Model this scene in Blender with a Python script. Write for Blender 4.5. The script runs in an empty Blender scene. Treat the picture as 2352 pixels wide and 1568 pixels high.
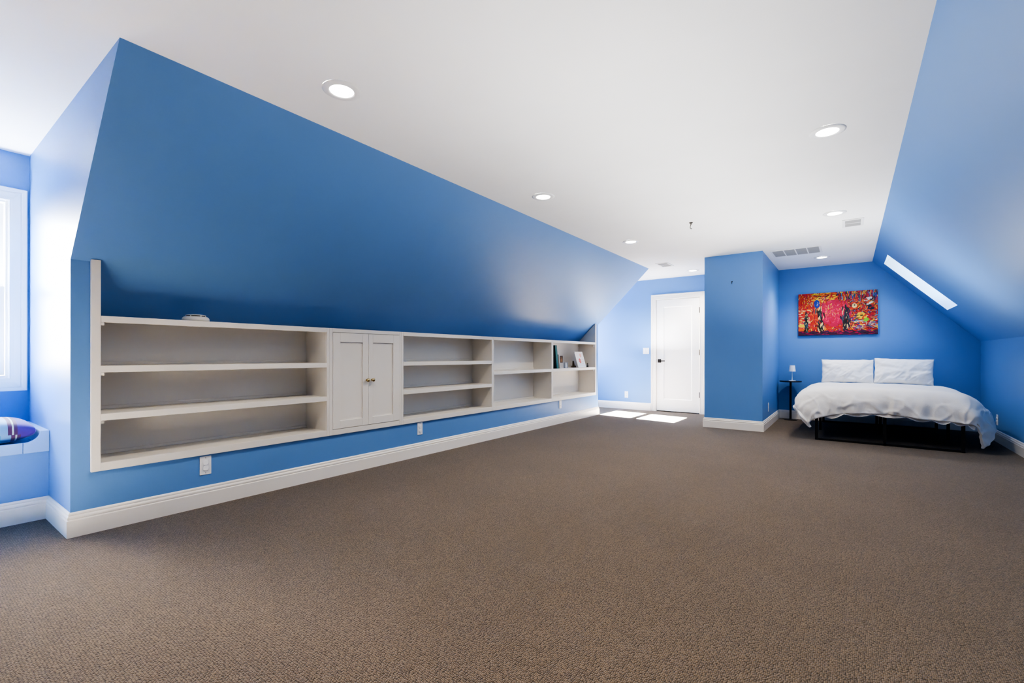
import bpy, bmesh, math, random
import numpy as np
from mathutils import Vector, Matrix, noise

scene = bpy.context.scene
COL = scene.collection
PI = math.pi

# ------------------------------------------------------------------ sizes of the room (metres)
H = 2.46
XK, YK0, YK1 = -3.558, 0.637, 7.439          # left knee wall and its two ends
XP, ZK = -2.651, 1.574                       # where the left slope meets the ceiling / the knee wall
XB, XW = -4.109, -4.765                      # window seat front, dormer window wall
XS, XR, ZR = 0.284, 1.449, 1.232             # right slope top, right knee wall
YBED, YDOOR, YCOL = 8.854, 8.548, 7.075
XC0, XC1 = -1.698, -0.949
YD0 = -0.475                                 # near dormer, other cheek
YREAR = -2.3

# ------------------------------------------------------------------ materials
def new_mat(name):
    m = bpy.data.materials.new(name); m.use_nodes = True
    nt = m.node_tree
    return m, nt, nt.nodes['Principled BSDF']

def simple(name, col, rough=0.5, metal=0.0, spec=0.5, emit=None, es=0.0):
    m, nt, b = new_mat(name)
    b.inputs['Base Color'].default_value = (*col, 1)
    b.inputs['Roughness'].default_value = rough
    b.inputs['Metallic'].default_value = metal
    b.inputs['Specular IOR Level'].default_value = spec
    if emit:
        b.inputs['Emission Color'].default_value = (*emit, 1)
        b.inputs['Emission Strength'].default_value = es
    return m

def paint(name, col, rough=0.45, bump=0.04, scale=220.0, var=0.04, spec=0.5):
    """Rolled wall paint: faint orange-peel bump and a slight tone variation."""
    m, nt, b = new_mat(name)
    N, L = nt.nodes, nt.links
    tc = N.new('ShaderNodeTexCoord')
    n1 = N.new('ShaderNodeTexNoise'); n1.inputs['Scale'].default_value = 2.2; n1.inputs['Detail'].default_value = 3
    L.new(tc.outputs['Object'], n1.inputs['Vector'])
    hsv = N.new('ShaderNodeHueSaturation'); hsv.inputs['Color'].default_value = (*col, 1)
    mr = N.new('ShaderNodeMapRange')
    mr.inputs['To Min'].default_value = 1 - var; mr.inputs['To Max'].default_value = 1 + var
    L.new(n1.outputs['Fac'], mr.inputs['Value']); L.new(mr.outputs['Result'], hsv.inputs['Value'])
    L.new(hsv.outputs['Color'], b.inputs['Base Color'])
    n2 = N.new('ShaderNodeTexNoise'); n2.inputs['Scale'].default_value = scale; n2.inputs['Detail'].default_value = 2
    L.new(tc.outputs['Object'], n2.inputs['Vector'])
    bp = N.new('ShaderNodeBump'); bp.inputs['Strength'].default_value = bump; bp.inputs['Distance'].default_value = 0.004
    L.new(n2.outputs['Fac'], bp.inputs['Height']); L.new(bp.outputs['Normal'], b.inputs['Normal'])
    b.inputs['Roughness'].default_value = rough
    b.inputs['Specular IOR Level'].default_value = spec
    return m

BLUE = (0.118, 0.265, 0.560)
M_blue = paint('blue_wall_paint', BLUE, rough=0.42)
M_seatblue = paint('pale_blue_board_paint', (0.26, 0.42, 0.68), rough=0.35)
M_ceil = paint('ceiling_white_paint', (0.87, 0.87, 0.86), rough=0.8, spec=0.2)
M_trim = paint('trim_white_paint', (0.79, 0.755, 0.70), rough=0.32, bump=0.02, scale=90)
M_shelf = paint('bookcase_white_paint', (0.715, 0.685, 0.635), rough=0.38, bump=0.03, scale=120)
M_door = paint('door_white_paint', (0.86, 0.85, 0.835), rough=0.3, bump=0.01)
M_winwhite = paint('window_white_paint', (0.82, 0.83, 0.84), rough=0.3, bump=0.01)
M_black = simple('black_powder_coat', (0.006, 0.006, 0.007), 0.4)
M_blacktop = simple('black_table_lacquer', (0.008, 0.008, 0.010), 0.28)
M_bronze = simple('dark_bronze_hardware', (0.028, 0.024, 0.022), 0.35, 0.6)
M_brass = simple('polished_brass', (0.50, 0.39, 0.21), 0.22, 1.0)
M_plastic = simple('white_plastic', (0.72, 0.73, 0.76), 0.35)
M_plug = simple('safety_plug_plastic', (0.82, 0.84, 0.88), 0.25)
M_cream = simple('cream_plastic', (0.70, 0.68, 0.61), 0.45)
M_slot = simple('dark_slot', (0.012, 0.011, 0.010), 0.7)
M_grille = simple('grey_grille_metal', (0.33, 0.33, 0.325), 0.6)
M_ventwhite = simple('vent_white_enamel', (0.78, 0.78, 0.77), 0.45)
M_lens = simple('downlight_lens', (1, 1, 1), 0.5, emit=(1.0, 0.97, 0.92), es=14.0)
M_lens.cycles.emission_sampling = 'NONE'          # the beam lamps carry the light
M_trimring = simple('downlight_trim', (0.80, 0.80, 0.79), 0.4)
M_hook = simple('grey_steel_hook', (0.10, 0.095, 0.085), 0.4, 0.8)
M_lampwhite = simple('white_lamp_enamel', (0.62, 0.70, 0.80), 0.45)
M_shade = simple('white_lamp_shade', (0.74, 0.78, 0.83), 0.8)
M_teal = simple('teal_book_cover', (0.020, 0.135, 0.145), 0.55)
M_ink = simple('black_binder_cover', (0.004, 0.007, 0.008), 0.7, spec=.08)
M_taupe = simple('taupe_book_cover', (0.24, 0.20, 0.16), 0.6)
M_paper = simple('white_paper', (0.80, 0.80, 0.78), 0.7)
M_cardpaper = simple('card_paper', (0.78, 0.77, 0.78), 0.6)
M_mount = simple('card_frame_white', (0.86, 0.86, 0.85), 0.5)
M_petal = simple('pink_red_petals', (0.62, 0.16, 0.15), 0.7)
M_petal2 = simple('pale_pink_petals', (0.74, 0.40, 0.36), 0.7)
M_leafgreen = simple('grey_print_lines', (0.36, 0.37, 0.38), 0.7)
M_brown = simple('dark_brown_wood', (0.075, 0.043, 0.022), 0.5)
M_snapbase = simple('snapshot_brown', (0.18, 0.12, 0.085), 0.4)
M_snaplight = simple('snapshot_orange', (0.62, 0.34, 0.16), 0.4)
M_silver = simple('block_silver_edge', (0.30, 0.33, 0.38), 0.3, 0.3)
M_clear = simple('block_pale_picture', (0.58, 0.63, 0.70), 0.15)
M_mattress = simple('mattress_ticking', (0.74, 0.70, 0.64), 0.9)

# carpet -------------------------------------------------------------
def carpet():
    m, nt, b = new_mat('taupe_loop_carpet')
    N, L = nt.nodes, nt.links
    tc = N.new('ShaderNodeTexCoord')
    nz = N.new('ShaderNodeTexNoise'); nz.inputs['Scale'].default_value = 14; nz.inputs['Detail'].default_value = 2
    L.new(tc.outputs['Object'], nz.inputs['Vector'])
    sub = N.new('ShaderNodeVectorMath'); sub.operation = 'SUBTRACT'; sub.inputs[1].default_value = (0.5, 0.5, 0.5)
    L.new(nz.outputs['Color'], sub.inputs[0])
    scl = N.new('ShaderNodeVectorMath'); scl.operation = 'SCALE'; scl.inputs['Scale'].default_value = 0.010
    L.new(sub.outputs[0], scl.inputs[0])
    add = N.new('ShaderNodeVectorMath'); add.operation = 'ADD'
    L.new(tc.outputs['Object'], add.inputs[0]); L.new(scl.outputs[0], add.inputs[1])
    mp = N.new('ShaderNodeMapping'); mp.inputs['Scale'].default_value = (175.0, 118.0, 1.0)
    L.new(add.outputs[0], mp.inputs['Vector'])
    vo = N.new('ShaderNodeTexVoronoi'); vo.voronoi_dimensions = '2D'; vo.feature = 'F1'
    vo.inputs['Scale'].default_value = 1.0; vo.inputs['Randomness'].default_value = 0.45
    L.new(mp.outputs['Vector'], vo.inputs['Vector'])
    hgt = N.new('ShaderNodeMapRange'); hgt.inputs['From Min'].default_value = 0.12; hgt.inputs['From Max'].default_value = 0.72
    hgt.inputs['To Min'].default_value = 1.0; hgt.inputs['To Max'].default_value = 0.0
    L.new(vo.outputs['Distance'], hgt.inputs['Value'])
    ramp = N.new('ShaderNodeValToRGB')
    ramp.color_ramp.elements[0].position = 0.10; ramp.color_ramp.elements[0].color = (0.027, 0.0190, 0.0120, 1)
    ramp.color_ramp.elements[1].position = 0.75; ramp.color_ramp.elements[1].color = (0.149, 0.109, 0.071, 1)
    L.new(hgt.outputs['Result'], ramp.inputs['Fac'])
    # fleck per loop + broad wear
    wn = N.new('ShaderNodeHueSaturation')
    mr = N.new('ShaderNodeMapRange'); mr.inputs['To Min'].default_value = 0.66; mr.inputs['To Max'].default_value = 1.34
    sep = N.new('ShaderNodeSeparateColor'); L.new(vo.outputs['Color'], sep.inputs['Color'])
    L.new(sep.outputs['Red'], mr.inputs['Value'])
    big = N.new('ShaderNodeTexNoise'); big.inputs['Scale'].default_value = 1.6; big.inputs['Detail'].default_value = 4
    L.new(tc.outputs['Object'], big.inputs['Vector'])
    mb = N.new('ShaderNodeMapRange'); mb.inputs['From Min'].default_value = 0.3; mb.inputs['From Max'].default_value = 0.7
    mb.inputs['To Min'].default_value = 0.93; mb.inputs['To Max'].default_value = 1.07
    L.new(big.outputs['Fac'], mb.inputs['Value'])
    mul = N.new('ShaderNodeMath'); mul.operation = 'MULTIPLY'
    L.new(mr.outputs['Result'], mul.inputs[0]); L.new(mb.outputs['Result'], mul.inputs[1])
    L.new(ramp.outputs['Color'], wn.inputs['Color']); L.new(mul.outputs[0], wn.inputs['Value'])
    L.new(wn.outputs['Color'], b.inputs['Base Color'])
    bp = N.new('ShaderNodeBump'); bp.inputs['Strength'].default_value = 0.8; bp.inputs['Distance'].default_value = 0.0035
    L.new(hgt.outputs['Result'], bp.inputs['Height']); L.new(bp.outputs['Normal'], b.inputs['Normal'])
    b.inputs['Roughness'].default_value = 0.95
    b.inputs['Specular IOR Level'].default_value = 0.1
    b.inputs['Sheen Weight'].default_value = 0.25
    return m
M_carpet = carpet()

def linen(name, col, bump=0.25):
    m, nt, b = new_mat(name)
    N, L = nt.nodes, nt.links
    tc = N.new('ShaderNodeTexCoord')
    mp = N.new('ShaderNodeMapping'); mp.inputs['Scale'].default_value = (1.6, 2, 2.2)
    L.new(tc.outputs['Object'], mp.inputs['Vector'])
    n = N.new('ShaderNodeTexNoise'); n.inputs['Scale'].default_value = 60; n.inputs['Detail'].default_value = 6; n.inputs['Roughness'].default_value = 0.65
    L.new(mp.outputs['Vector'], n.inputs['Vector'])
    bp = N.new('ShaderNodeBump'); bp.inputs['Strength'].default_value = bump; bp.inputs['Distance'].default_value = 0.008
    L.new(n.outputs['Fac'], bp.inputs['Height']); L.new(bp.outputs['Normal'], b.inputs['Normal'])
    b.inputs['Base Color'].default_value = (*col, 1)
    b.inputs['Roughness'].default_value = 0.9; b.inputs['Specular IOR Level'].default_value = 0.15
    b.inputs['Sheen Weight'].default_value = 0.2
    return m
M_linen = linen('white_linen_duvet', (0.80, 0.785, 0.76))
M_pillow = linen('white_linen_pillow', (0.85, 0.845, 0.835))
M_lining = simple('cream_cotton_lining', (0.66, 0.61, 0.55), 0.9)
M_piping = simple('white_cotton_piping', (0.84, 0.83, 0.81), 0.8)

def glass_pane(name='window_glass', tint=(0.95, 0.97, 0.97)):
    m, nt, b = new_mat(name)
    N, L = nt.nodes, nt.links
    tr = N.new('ShaderNodeBsdfTransparent'); tr.inputs['Color'].default_value = (*tint, 1)
    gl = N.new('ShaderNodeBsdfGlossy'); gl.inputs['Roughness'].default_value = 0.02
    mx = N.new('ShaderNodeMixShader'); mx.inputs['Fac'].default_value = 0.06
    L.new(tr.outputs[0], mx.inputs[1]); L.new(gl.outputs[0], mx.inputs[2])
    L.new(mx.outputs[0], N['Material Output'].inputs['Surface'])
    N.remove(b)
    return m
M_glass = glass_pane()
M_skyglass = glass_pane('tinted_skylight_glass', (0.85, 0.82, 0.78))

def cushion_mat():
    """Purple / aqua striped cotton: bands across the cushion's long way."""
    m, nt, b = new_mat('purple_aqua_striped_cotton')
    N, L = nt.nodes, nt.links
    tc = N.new('ShaderNodeTexCoord')
    sp = N.new('ShaderNodeSeparateXYZ'); L.new(tc.outputs['Object'], sp.inputs[0])
    mr = N.new('ShaderNodeMapRange'); mr.inputs['From Min'].default_value = -0.25; mr.inputs['From Max'].default_value = 0.25
    # the under half is sewn on with its stripes shifted towards the edge
    lt = N.new('ShaderNodeMath'); lt.operation = 'LESS_THAN'; lt.inputs[1].default_value = 0.074
    L.new(sp.outputs['Z'], lt.inputs[0])
    sh = N.new('ShaderNodeMath'); sh.operation = 'MULTIPLY'; sh.inputs[1].default_value = -0.014
    L.new(lt.outputs[0], sh.inputs[0])
    ad = N.new('ShaderNodeMath'); ad.operation = 'ADD'
    L.new(sp.outputs['Y'], ad.inputs[0]); L.new(sh.outputs[0], ad.inputs[1])
    L.new(ad.outputs[0], mr.inputs['Value'])
    r = N.new('ShaderNodeValToRGB'); r.color_ramp.interpolation = 'CONSTANT'
    violet, plum, pale, aqua, teal, white = (0.070, 0.016, 0.235, 1), (0.085, 0.020, 0.075, 1), (0.15, 0.31, 0.47, 1), (0.030, 0.235, 0.36, 1), (0.004, 0.155, 0.235, 1), (0.42, 0.52, 0.45, 1)
    stops = [(0.0, violet), (0.10, white), (0.115, violet), (0.25, plum), (0.30, pale), (0.44, aqua)]
    p = 0.46
    while p < 0.60:
        stops += [(p, teal), (p + 0.012, aqua)]; p += 0.024
    stops = stops[:18] + [(0.615, pale), (0.70, plum), (0.735, white), (0.752, plum), (0.785, violet), (0.935, (0.22, 0.15, 0.42, 1)), (0.945, violet)]
    cr = r.color_ramp
    cr.elements[0].position, cr.elements[0].color = stops[0]
    cr.elements[1].position, cr.elements[1].color = stops[-1]
    for pos, c in stops[1:-1]:
        e = cr.elements.new(pos); e.color = c
    L.new(mr.outputs['Result'], r.inputs['Fac'])
    L.new(r.outputs['Color'], b.inputs['Base Color'])
    b.inputs['Roughness'].default_value = 0.6
    b.inputs['Sheen Weight'].default_value = 0.3
    return m
M_cushion = cushion_mat()

def attr_mat(name, attr):
    m, nt, b = new_mat(name)
    a = nt.nodes.new('ShaderNodeAttribute'); a.attribute_name = attr
    nt.links.new(a.outputs['Color'], b.inputs['Base Color'])
    b.inputs['Roughness'].default_value = 0.45
    return m
M_painting = attr_mat('abstract_paint_colours', 'paint')

# ------------------------------------------------------------------ building helpers
class MB:
    """Collects shapes given in room coordinates; build() links them as ONE mesh object."""
    def __init__(self): self.bm = bmesh.new()
    def box(self, x0, x1, y0, y1, z0, z1):
        v = [self.bm.verts.new((x, y, z)) for z in (z0, z1) for y in (y0, y1) for x in (x0, x1)]
        for f in ((0, 2, 3, 1), (4, 5, 7, 6), (0, 1, 5, 4), (2, 6, 7, 3), (0, 4, 6, 2), (1, 3, 7, 5)):
            self.bm.faces.new([v[i] for i in f])
        return self
    def poly(self, pts):
        self.bm.faces.new([self.bm.verts.new(p) for p in pts]); return self
    def prism(self, pts, off):
        """closed prism: polygon pts swept by vector off"""
        off = Vector(off)
        a = [self.bm.verts.new(p) for p in pts]; b = [self.bm.verts.new(Vector(p) + off) for p in pts]
        self.bm.faces.new(a); self.bm.faces.new(b[::-1])
        n = len(a)
        for i in range(n): self.bm.faces.new([a[i], b[i], b[(i + 1) % n], a[(i + 1) % n]])
        return self
    def lathe(self, prof, c, n=32, axis='Z'):
        """prof: list of (radius, height); closed with caps"""
        rings = []
        for r, h in prof:
            ring = []
            for k in range(n):
                t = 2 * PI * k / n
                p = Vector((r * math.cos(t), r * math.sin(t), h))
                if axis == 'X': p = Vector((p.z, p.x, p.y))
                if axis == 'Y': p = Vector((p.x, p.z, p.y))
                ring.append(self.bm.verts.new(Vector(c) + p))
            rings.append(ring)
        for a, b in zip(rings, rings[1:]):
            for k in range(n): self.bm.faces.new([a[k], a[(k + 1) % n], b[(k + 1) % n], b[k]])
        self.bm.faces.new(rings[0][::-1]); self.bm.faces.new(rings[-1])
        return self
    def tube(self, pts, r, n=8):
        pts = [Vector(p) for p in pts]; rings = []
        up = Vector((0.31, 0.22, 0.93))
        for i, p in enumerate(pts):
            d = (pts[min(i + 1, len(pts) - 1)] - pts[max(i - 1, 0)]).normalized()
            s = d.cross(up).normalized(); t = d.cross(s).normalized()
            rr = r[i] if isinstance(r, (list, tuple)) else r
            rings.append([self.bm.verts.new(p + rr * (math.cos(a) * s + math.sin(a) * t)) for a in [2 * PI * k / n for k in range(n)]])
        for a, b in zip(rings, rings[1:]):
            for k in range(n): self.bm.faces.new([a[k], a[(k + 1) % n], b[(k + 1) % n], b[k]])
        self.bm.faces.new(rings[0][::-1]); self.bm.faces.new(rings[-1])
        return self
    def build(self, name, mat, parent=None, bevel=0.0, smooth=False, seg=2, fix=True):
        if fix: bmesh.ops.recalc_face_normals(self.bm, faces=self.bm.faces)
        origin = Vector((0, 0, 0))
        if parent is not None:
            q = parent
            while q is not None: origin += q.location; q = q.parent
            for v in self.bm.verts: v.co -= origin
        me = bpy.data.meshes.new(name); self.bm.to_mesh(me); self.bm.free()
        if smooth:
            for p in me.polygons: p.use_smooth = True
        me.materials.append(mat)
        o = bpy.data.objects.new(name, me); COL.objects.link(o)
        if parent is not None: o.parent = parent
        if bevel:
            b = o.modifiers.new('edge', 'BEVEL'); b.width = bevel; b.segments = seg; b.limit_method = 'ANGLE'; b.angle_limit = math.radians(40)
        return o

def tag(o, label, cat, group=None):
    o['label'] = label; o['category'] = cat
    if group: o['group'] = group
    return o
def thing(name, loc, label, cat, group=None):
    o = bpy.data.objects.new(name, None); o.empty_display_size = 0.05; COL.objects.link(o)
    o.location = loc
    return tag(o, label, cat, group)
def shell(name, mb, mat, **k):
    o = mb.build(name, mat, fix=False, **k); o['kind'] = 'structure'; return o
def shell_root(name, loc):
    o = bpy.data.objects.new(name, None); o.empty_display_size = 0.05; COL.objects.link(o); o.location = loc; o['kind'] = 'structure'; return o
def dup(root, loc, rotz, label, name=None):
    """copy of a thing with copies of its parts and sub-parts"""
    r = root.copy(); COL.objects.link(r); r.location = loc; r.rotation_euler = (0, 0, rotz); r['label'] = label
    if name: r.name = name
    for ch in list(root.children):
        c = ch.copy(); COL.objects.link(c); c.parent = r
        for g in list(ch.children):
            d = g.copy(); COL.objects.link(d); d.parent = c
    return r

# ------------------------------------------------------------------ the room shell
shell('floor', MB().poly([(XW - .1, YREAR, 0), (XR + .05, YREAR, 0), (XR + .05, YBED + .05, 0), (XW - .1, YBED + .05, 0)]), M_carpet)

c = MB()
c.poly([(XP, YREAR, H), (XP, YBED, H), (XS, YBED, H), (XS, YREAR, H)])
c.poly([(XW, YD0, H), (XW, YK0, H), (XP, YK0, H), (XP, YD0, H)])
c.poly([(XW, YK1, H), (XW, YDOOR, H), (XP, YDOOR, H), (XP, YK1, H)])
shell('ceiling', c, M_ceil)

# left knee wall, with the niche the bookcases stand in
NY0, NY1, NZ = 0.732, 7.318, 0.362
w = MB()
w.poly([(XK, YK0, 0), (XK, YK1, 0), (XK, YK1, NZ), (XK, YK0, NZ)])
w.poly([(XK, YK0, NZ), (XK, NY0, NZ), (XK, NY0, ZK), (XK, YK0, ZK)])
w.poly([(XK, NY1, NZ), (XK, YK1, NZ), (XK, YK1, ZK), (XK, NY1, ZK)])
w.poly([(XK, YREAR, 0), (XK, YD0, 0), (XK, YD0, ZK), (XK, YREAR, ZK)])
XN = -3.90; ZN = ZK + (XN - XK) * (H - ZK) / (XP - XK)            # inside of the niche: back, bottom and ends
w.poly([(XN, NY0, NZ), (XN, NY1, NZ), (XN, NY1, ZN), (XN, NY0, ZN)])
w.poly([(XN, NY0, NZ), (XK, NY0, NZ), (XK, NY1, NZ), (XN, NY1, NZ)])
for y_ in (NY0, NY1): w.poly([(XN, y_, NZ), (XK, y_, NZ), (XK, y_, ZK), (XN, y_, ZN)])
shell('wall_left', w, M_blue)
# left sloping wall, running on behind the knee wall into the niche
k = (H - ZK) / (XP - XK)
XN = -3.90; ZN = ZK + (XN - XK) * k
w = MB()
w.poly([(XK, YK0, ZK), (XK, YK1, ZK), (XP, YK1, H), (XP, YK0, H)])
w.poly([(XN, NY0, ZN), (XN, NY1, ZN), (XK, NY1, ZK), (XK, NY0, ZK)])
w.poly([(XK, YREAR, ZK), (XK, YD0, ZK), (XP, YD0, H), (XP, YREAR, H)])
shell('wall_left_slope', w, M_blue)
# dormer cheeks
def cheek(y): return MB().poly([(XK, y, 0), (XK, y, ZK), (XP, y, H), (XW, y, H), (XW, y, 0)])
shell('wall_dormer_right', cheek(YK0), M_blue)
shell('wall_dormer_left', cheek(YD0), M_blue)
shell('wall_far_dormer', cheek(YK1), M_blue)

WZ0, WZ1 = 0.873, 2.110                      # inside of the window casings
def window_wall(y0, y1, wy0, wy1):
    m = MB()
    m.poly([(XW, y0, 0), (XW, y1, 0), (XW, y1, WZ0), (XW, y0, WZ0)])
    m.poly([(XW, y0, WZ1), (XW, y1, WZ1), (XW, y1, H), (XW, y0, H)])
    m.poly([(XW, y0, WZ0), (XW, wy0, WZ0), (XW, wy0, WZ1), (XW, y0, WZ1)])
    m.poly([(XW, wy1, WZ0), (XW, y1, WZ0), (XW, y1, WZ1), (XW, wy1, WZ1)])
    return m
W1 = (-0.368, 0.530); W2 = (7.545, 8.442)
shell('wall_window_near', window_wall(YD0, YK0, *W1), M_blue)
shell('wall_window_far', window_wall(YK1, YDOOR, *W2), M_blue)

DX0, DX1, DZ = -2.905, -2.130, 2.072         # door opening
w = MB()
w.poly([(XW, YDOOR, 0), (DX0, YDOOR, 0), (DX0, YDOOR, H), (XW, YDOOR, H)])
w.poly([(DX1, YDOOR, 0), (XC0, YDOOR, 0), (XC0, YDOOR, H), (DX1, YDOOR, H)])
w.poly([(DX0, YDOOR, DZ), (DX1, YDOOR, DZ), (DX1, YDOOR, H), (DX0, YDOOR, H)])
shell('wall_door', w, M_blue)
w = MB()
w.poly([(XC0, YDOOR, 0), (XC0, YCOL, 0), (XC0, YCOL, H), (XC0, YDOOR, H)])
w.poly([(XC0, YCOL, 0), (XC1, YCOL, 0), (XC1, YCOL, H), (XC0, YCOL, H)])
w.poly([(XC1, YCOL, 0), (XC1, YBED, 0), (XC1, YBED, H), (XC1, YCOL, H)])
shell('wall_partition', w, M_blue)
shell('wall_back', MB().poly([(XC1, YBED, 0), (XR, YBED, 0), (XR, YBED, ZR), (XS, YBED, H), (XC1, YBED, H)]), M_blue)
shell('wall_right', MB().poly([(XR, YBED, 0), (XR, YREAR, 0), (XR, YREAR, ZR), (XR, YBED, ZR)]), M_blue)

# right sloping wall with the skylight opening
SY0, SY1 = 7.665, 8.385
SXa, SXb = 0.401, 1.058
def sl(x): return H + (x - XS) * (ZR - H) / (XR - XS)
def P(x, y): return (x, y, sl(x))
w = MB()
w.poly([P(XS, YREAR), P(XR, YREAR), P(XR, SY0), P(XS, SY0)])
w.poly([P(XS, SY1), P(XR, SY1), P(XR, YBED), P(XS, YBED)])
w.poly([P(XS, SY0), P(SXa, SY0), P(SXa, SY1), P(XS, SY1)])
w.poly([P(SXb, SY0), P(XR, SY0), P(XR, SY1), P(SXb, SY1)])
shell('wall_right_slope', w, M_blue)
nrm = Vector((H - ZR, 0, XR - XS)).normalized()
sk = shell_root('window_3', P((SXa + SXb) / 2, (SY0 + SY1) / 2))
D = 0.26
a, b_, c_, d = [Vector(P(x, y)) for x, y in ((SXa, SY0), (SXb, SY0), (SXb, SY1), (SXa, SY1))]
SKC = (a + c_) / 2
w = MB()
for p, q in ((a, b_), (b_, c_), (c_, d), (d, a)): w.poly([p, q, q + nrm * D, p + nrm * D])
w.build('skylight_shaft', paint('skylight_shaft_paint', (0.50, 0.60, 0.68), 0.6), sk, fix=False)
w = MB()
ins = 0.035
def quad_in(t, h):
    u = (b_ - a).normalized() * t; v = (d - a).normalized() * t
    return [a + u + v + nrm * h, b_ - u + v + nrm * h, c_ - u - v + nrm * h, d + u - v + nrm * h]
o1, i1 = quad_in(0, D - .02), quad_in(ins, D - .02)
for i in range(4): w.prism([o1[i], o1[(i + 1) % 4], i1[(i + 1) % 4], i1[i]], nrm * 0.03)
w.build('skylight_frame', M_winwhite, sk)
MB().poly(quad_in(ins, D - 0.005)).build('pane', M_skyglass, sk)

# rear gable wall behind the camera
shell('wall_rear', MB().poly([(XK, YREAR, 0), (XR, YREAR, 0), (XR, YREAR, ZR), (XS, YREAR, H), (XP, YREAR, H), (XK, YREAR, ZK)]), M_blue)

# ------------------------------------------------------------------ baseboards
PROF = [(0.0, 0.0), (0.018, 0.0), (0.018, 0.094), (0.0165, 0.0965), (0.0125, 0.098), (0.0125, 0.102), (0.0155, 0.105), (0.0150, 0.113), (0.0115, 0.119),
        (0.0085, 0.121), (0.0085, 0.124), (0.0100, 0.127), (0.0080, 0.134), (0.0040, 0.139), (0.0, 0.139)]
def baseboard(name, path):
    """path walked with the room on its right-hand side; mitred corners"""
    pts = [Vector((x, y, 0)) for x, y in path]
    m = MB(); rings = []
    for i, p in enumerate(pts):
        ns = []
        for u, v in ((i - 1, i), (i, i + 1)):
            if 0 <= u and v < len(pts):
                d = (pts[v] - pts[u]).normalized(); ns.append(Vector((d.y, -d.x, 0)))
        n = ns[0] if len(ns) == 1 else (ns[0] + ns[1]) / (1 + ns[0].dot(ns[1]))
        rings.append([m.bm.verts.new(p + n * o + Vector((0, 0, z))) for o, z in PROF])
    for a, b in zip(rings, rings[1:]):
        for j in range(len(PROF)):
            k = (j + 1) % len(PROF)
            m.bm.faces.new([a[j], b[j], b[k], a[k]])
    m.bm.faces.new(rings[0]); m.bm.faces.new(rings[-1][::-1])
    o = m.build(name, M_trim); o['kind'] = 'structure'; return o
baseboard('baseboard_left', [(XB, YD0), (XB, YK0), (XK, YK0), (XK, YK1), (XW, YK1)])
baseboard('baseboard_door', [(XW, YK1 + 0.02), (XW, YDOOR), (-3.004, YDOOR)])
baseboard('baseboard_right', [(XC0, YDOOR), (XC0, YCOL), (XC1, YCOL), (XC1, YBED), (XR, YBED), (XR, YREAR)])

# ------------------------------------------------------------------ windows
CASE = [(0, 0), (0.0, 0.012), (0.008, 0.017), (0.012, 0.014), (0.030, 0.014), (0.060, 0.017), (0.066, 0.013), (0.071, 0.017), (0.088, 0.020), (0.094, 0.018), (0.094, 0)]
def casing_ring(m, corners, plane, closed=True):
    """moulded casing around a rectangle; corners (u,v) inner edge; plane maps (u,v,out)->xyz"""
    n = len(corners)
    us = [c[0] for c in corners]; vs = [c[1] for c in corners]
    rings = []
    for u, v in corners:
        su = 1 if u == max(us) else -1; sv = 1 if v == max(vs) else -1
        if not closed and v == min(vs): sv = 0
        rings.append([m.bm.verts.new(plane(u + su * w, v + sv * w, h)) for w, h in CASE])
    for i in range(n if closed else n - 1):
        a, b = rings[i], rings[(i + 1) % n]
        for j in range(len(CASE) - 1): m.bm.faces.new([a[j], b[j], b[j + 1], a[j + 1]])
    if not closed: m.bm.faces.new(rings[0]); m.bm.faces.new(rings[-1][::-1])

def make_window(name, y0, y1):
    r = shell_root(name, (XW, (y0 + y1) / 2, WZ0))
    m = MB(); casing_ring(m, [(y0, WZ0), (y1, WZ0), (y1, WZ1), (y0, WZ1)], lambda u, v, o: (XW + o, u, v))
    m.build('casing', M_winwhite, r)
    T = 0.012; xo = XW - 0.13
    m = MB()
    m.box(xo, XW + .004, y0 - .001, y0 + T, WZ0, WZ1).box(xo, XW + .004, y1 - T, y1 + .001, WZ0, WZ1)
    m.box(xo, XW + .004, y0 + T, y1 - T, WZ1 - T, WZ1).box(xo, XW + .004, y0 + T, y1 - T, WZ0, WZ0 + .016)
    m.build('jamb', M_winwhite, r, 0.002)
    zm = 1.492
    for nm, x0, x1, za, zb, bot, top in (('lower_sash', XW - .052, XW - .018, WZ0 + .017, zm + .020, .075, .036), ('upper_sash', XW - .094, XW - .058, zm - .020, WZ1 - T, .036, .055)):
        s = MB(); S = 0.055; ya, yb = y0 + T + .002, y1 - T - .002
        s.box(x0, x1, ya, ya + S, za, zb).box(x0, x1, yb - S, yb, za, zb)
        s.box(x0, x1, ya + S, yb - S, za, za + bot).box(x0, x1, ya + S, yb - S, zb - top, zb)
        so = s.build(nm, M_winwhite, r, 0.003)
        MB().poly([((x0 + x1) / 2, ya + S, za + bot), ((x0 + x1) / 2, yb - S, za + bot), ((x0 + x1) / 2, yb - S, zb - top), ((x0 + x1) / 2, ya + S, zb - top)]).build('pane', M_glass, so)
    return r
make_window('window_1', *W1)
make_window('window_2', *W2)
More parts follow.
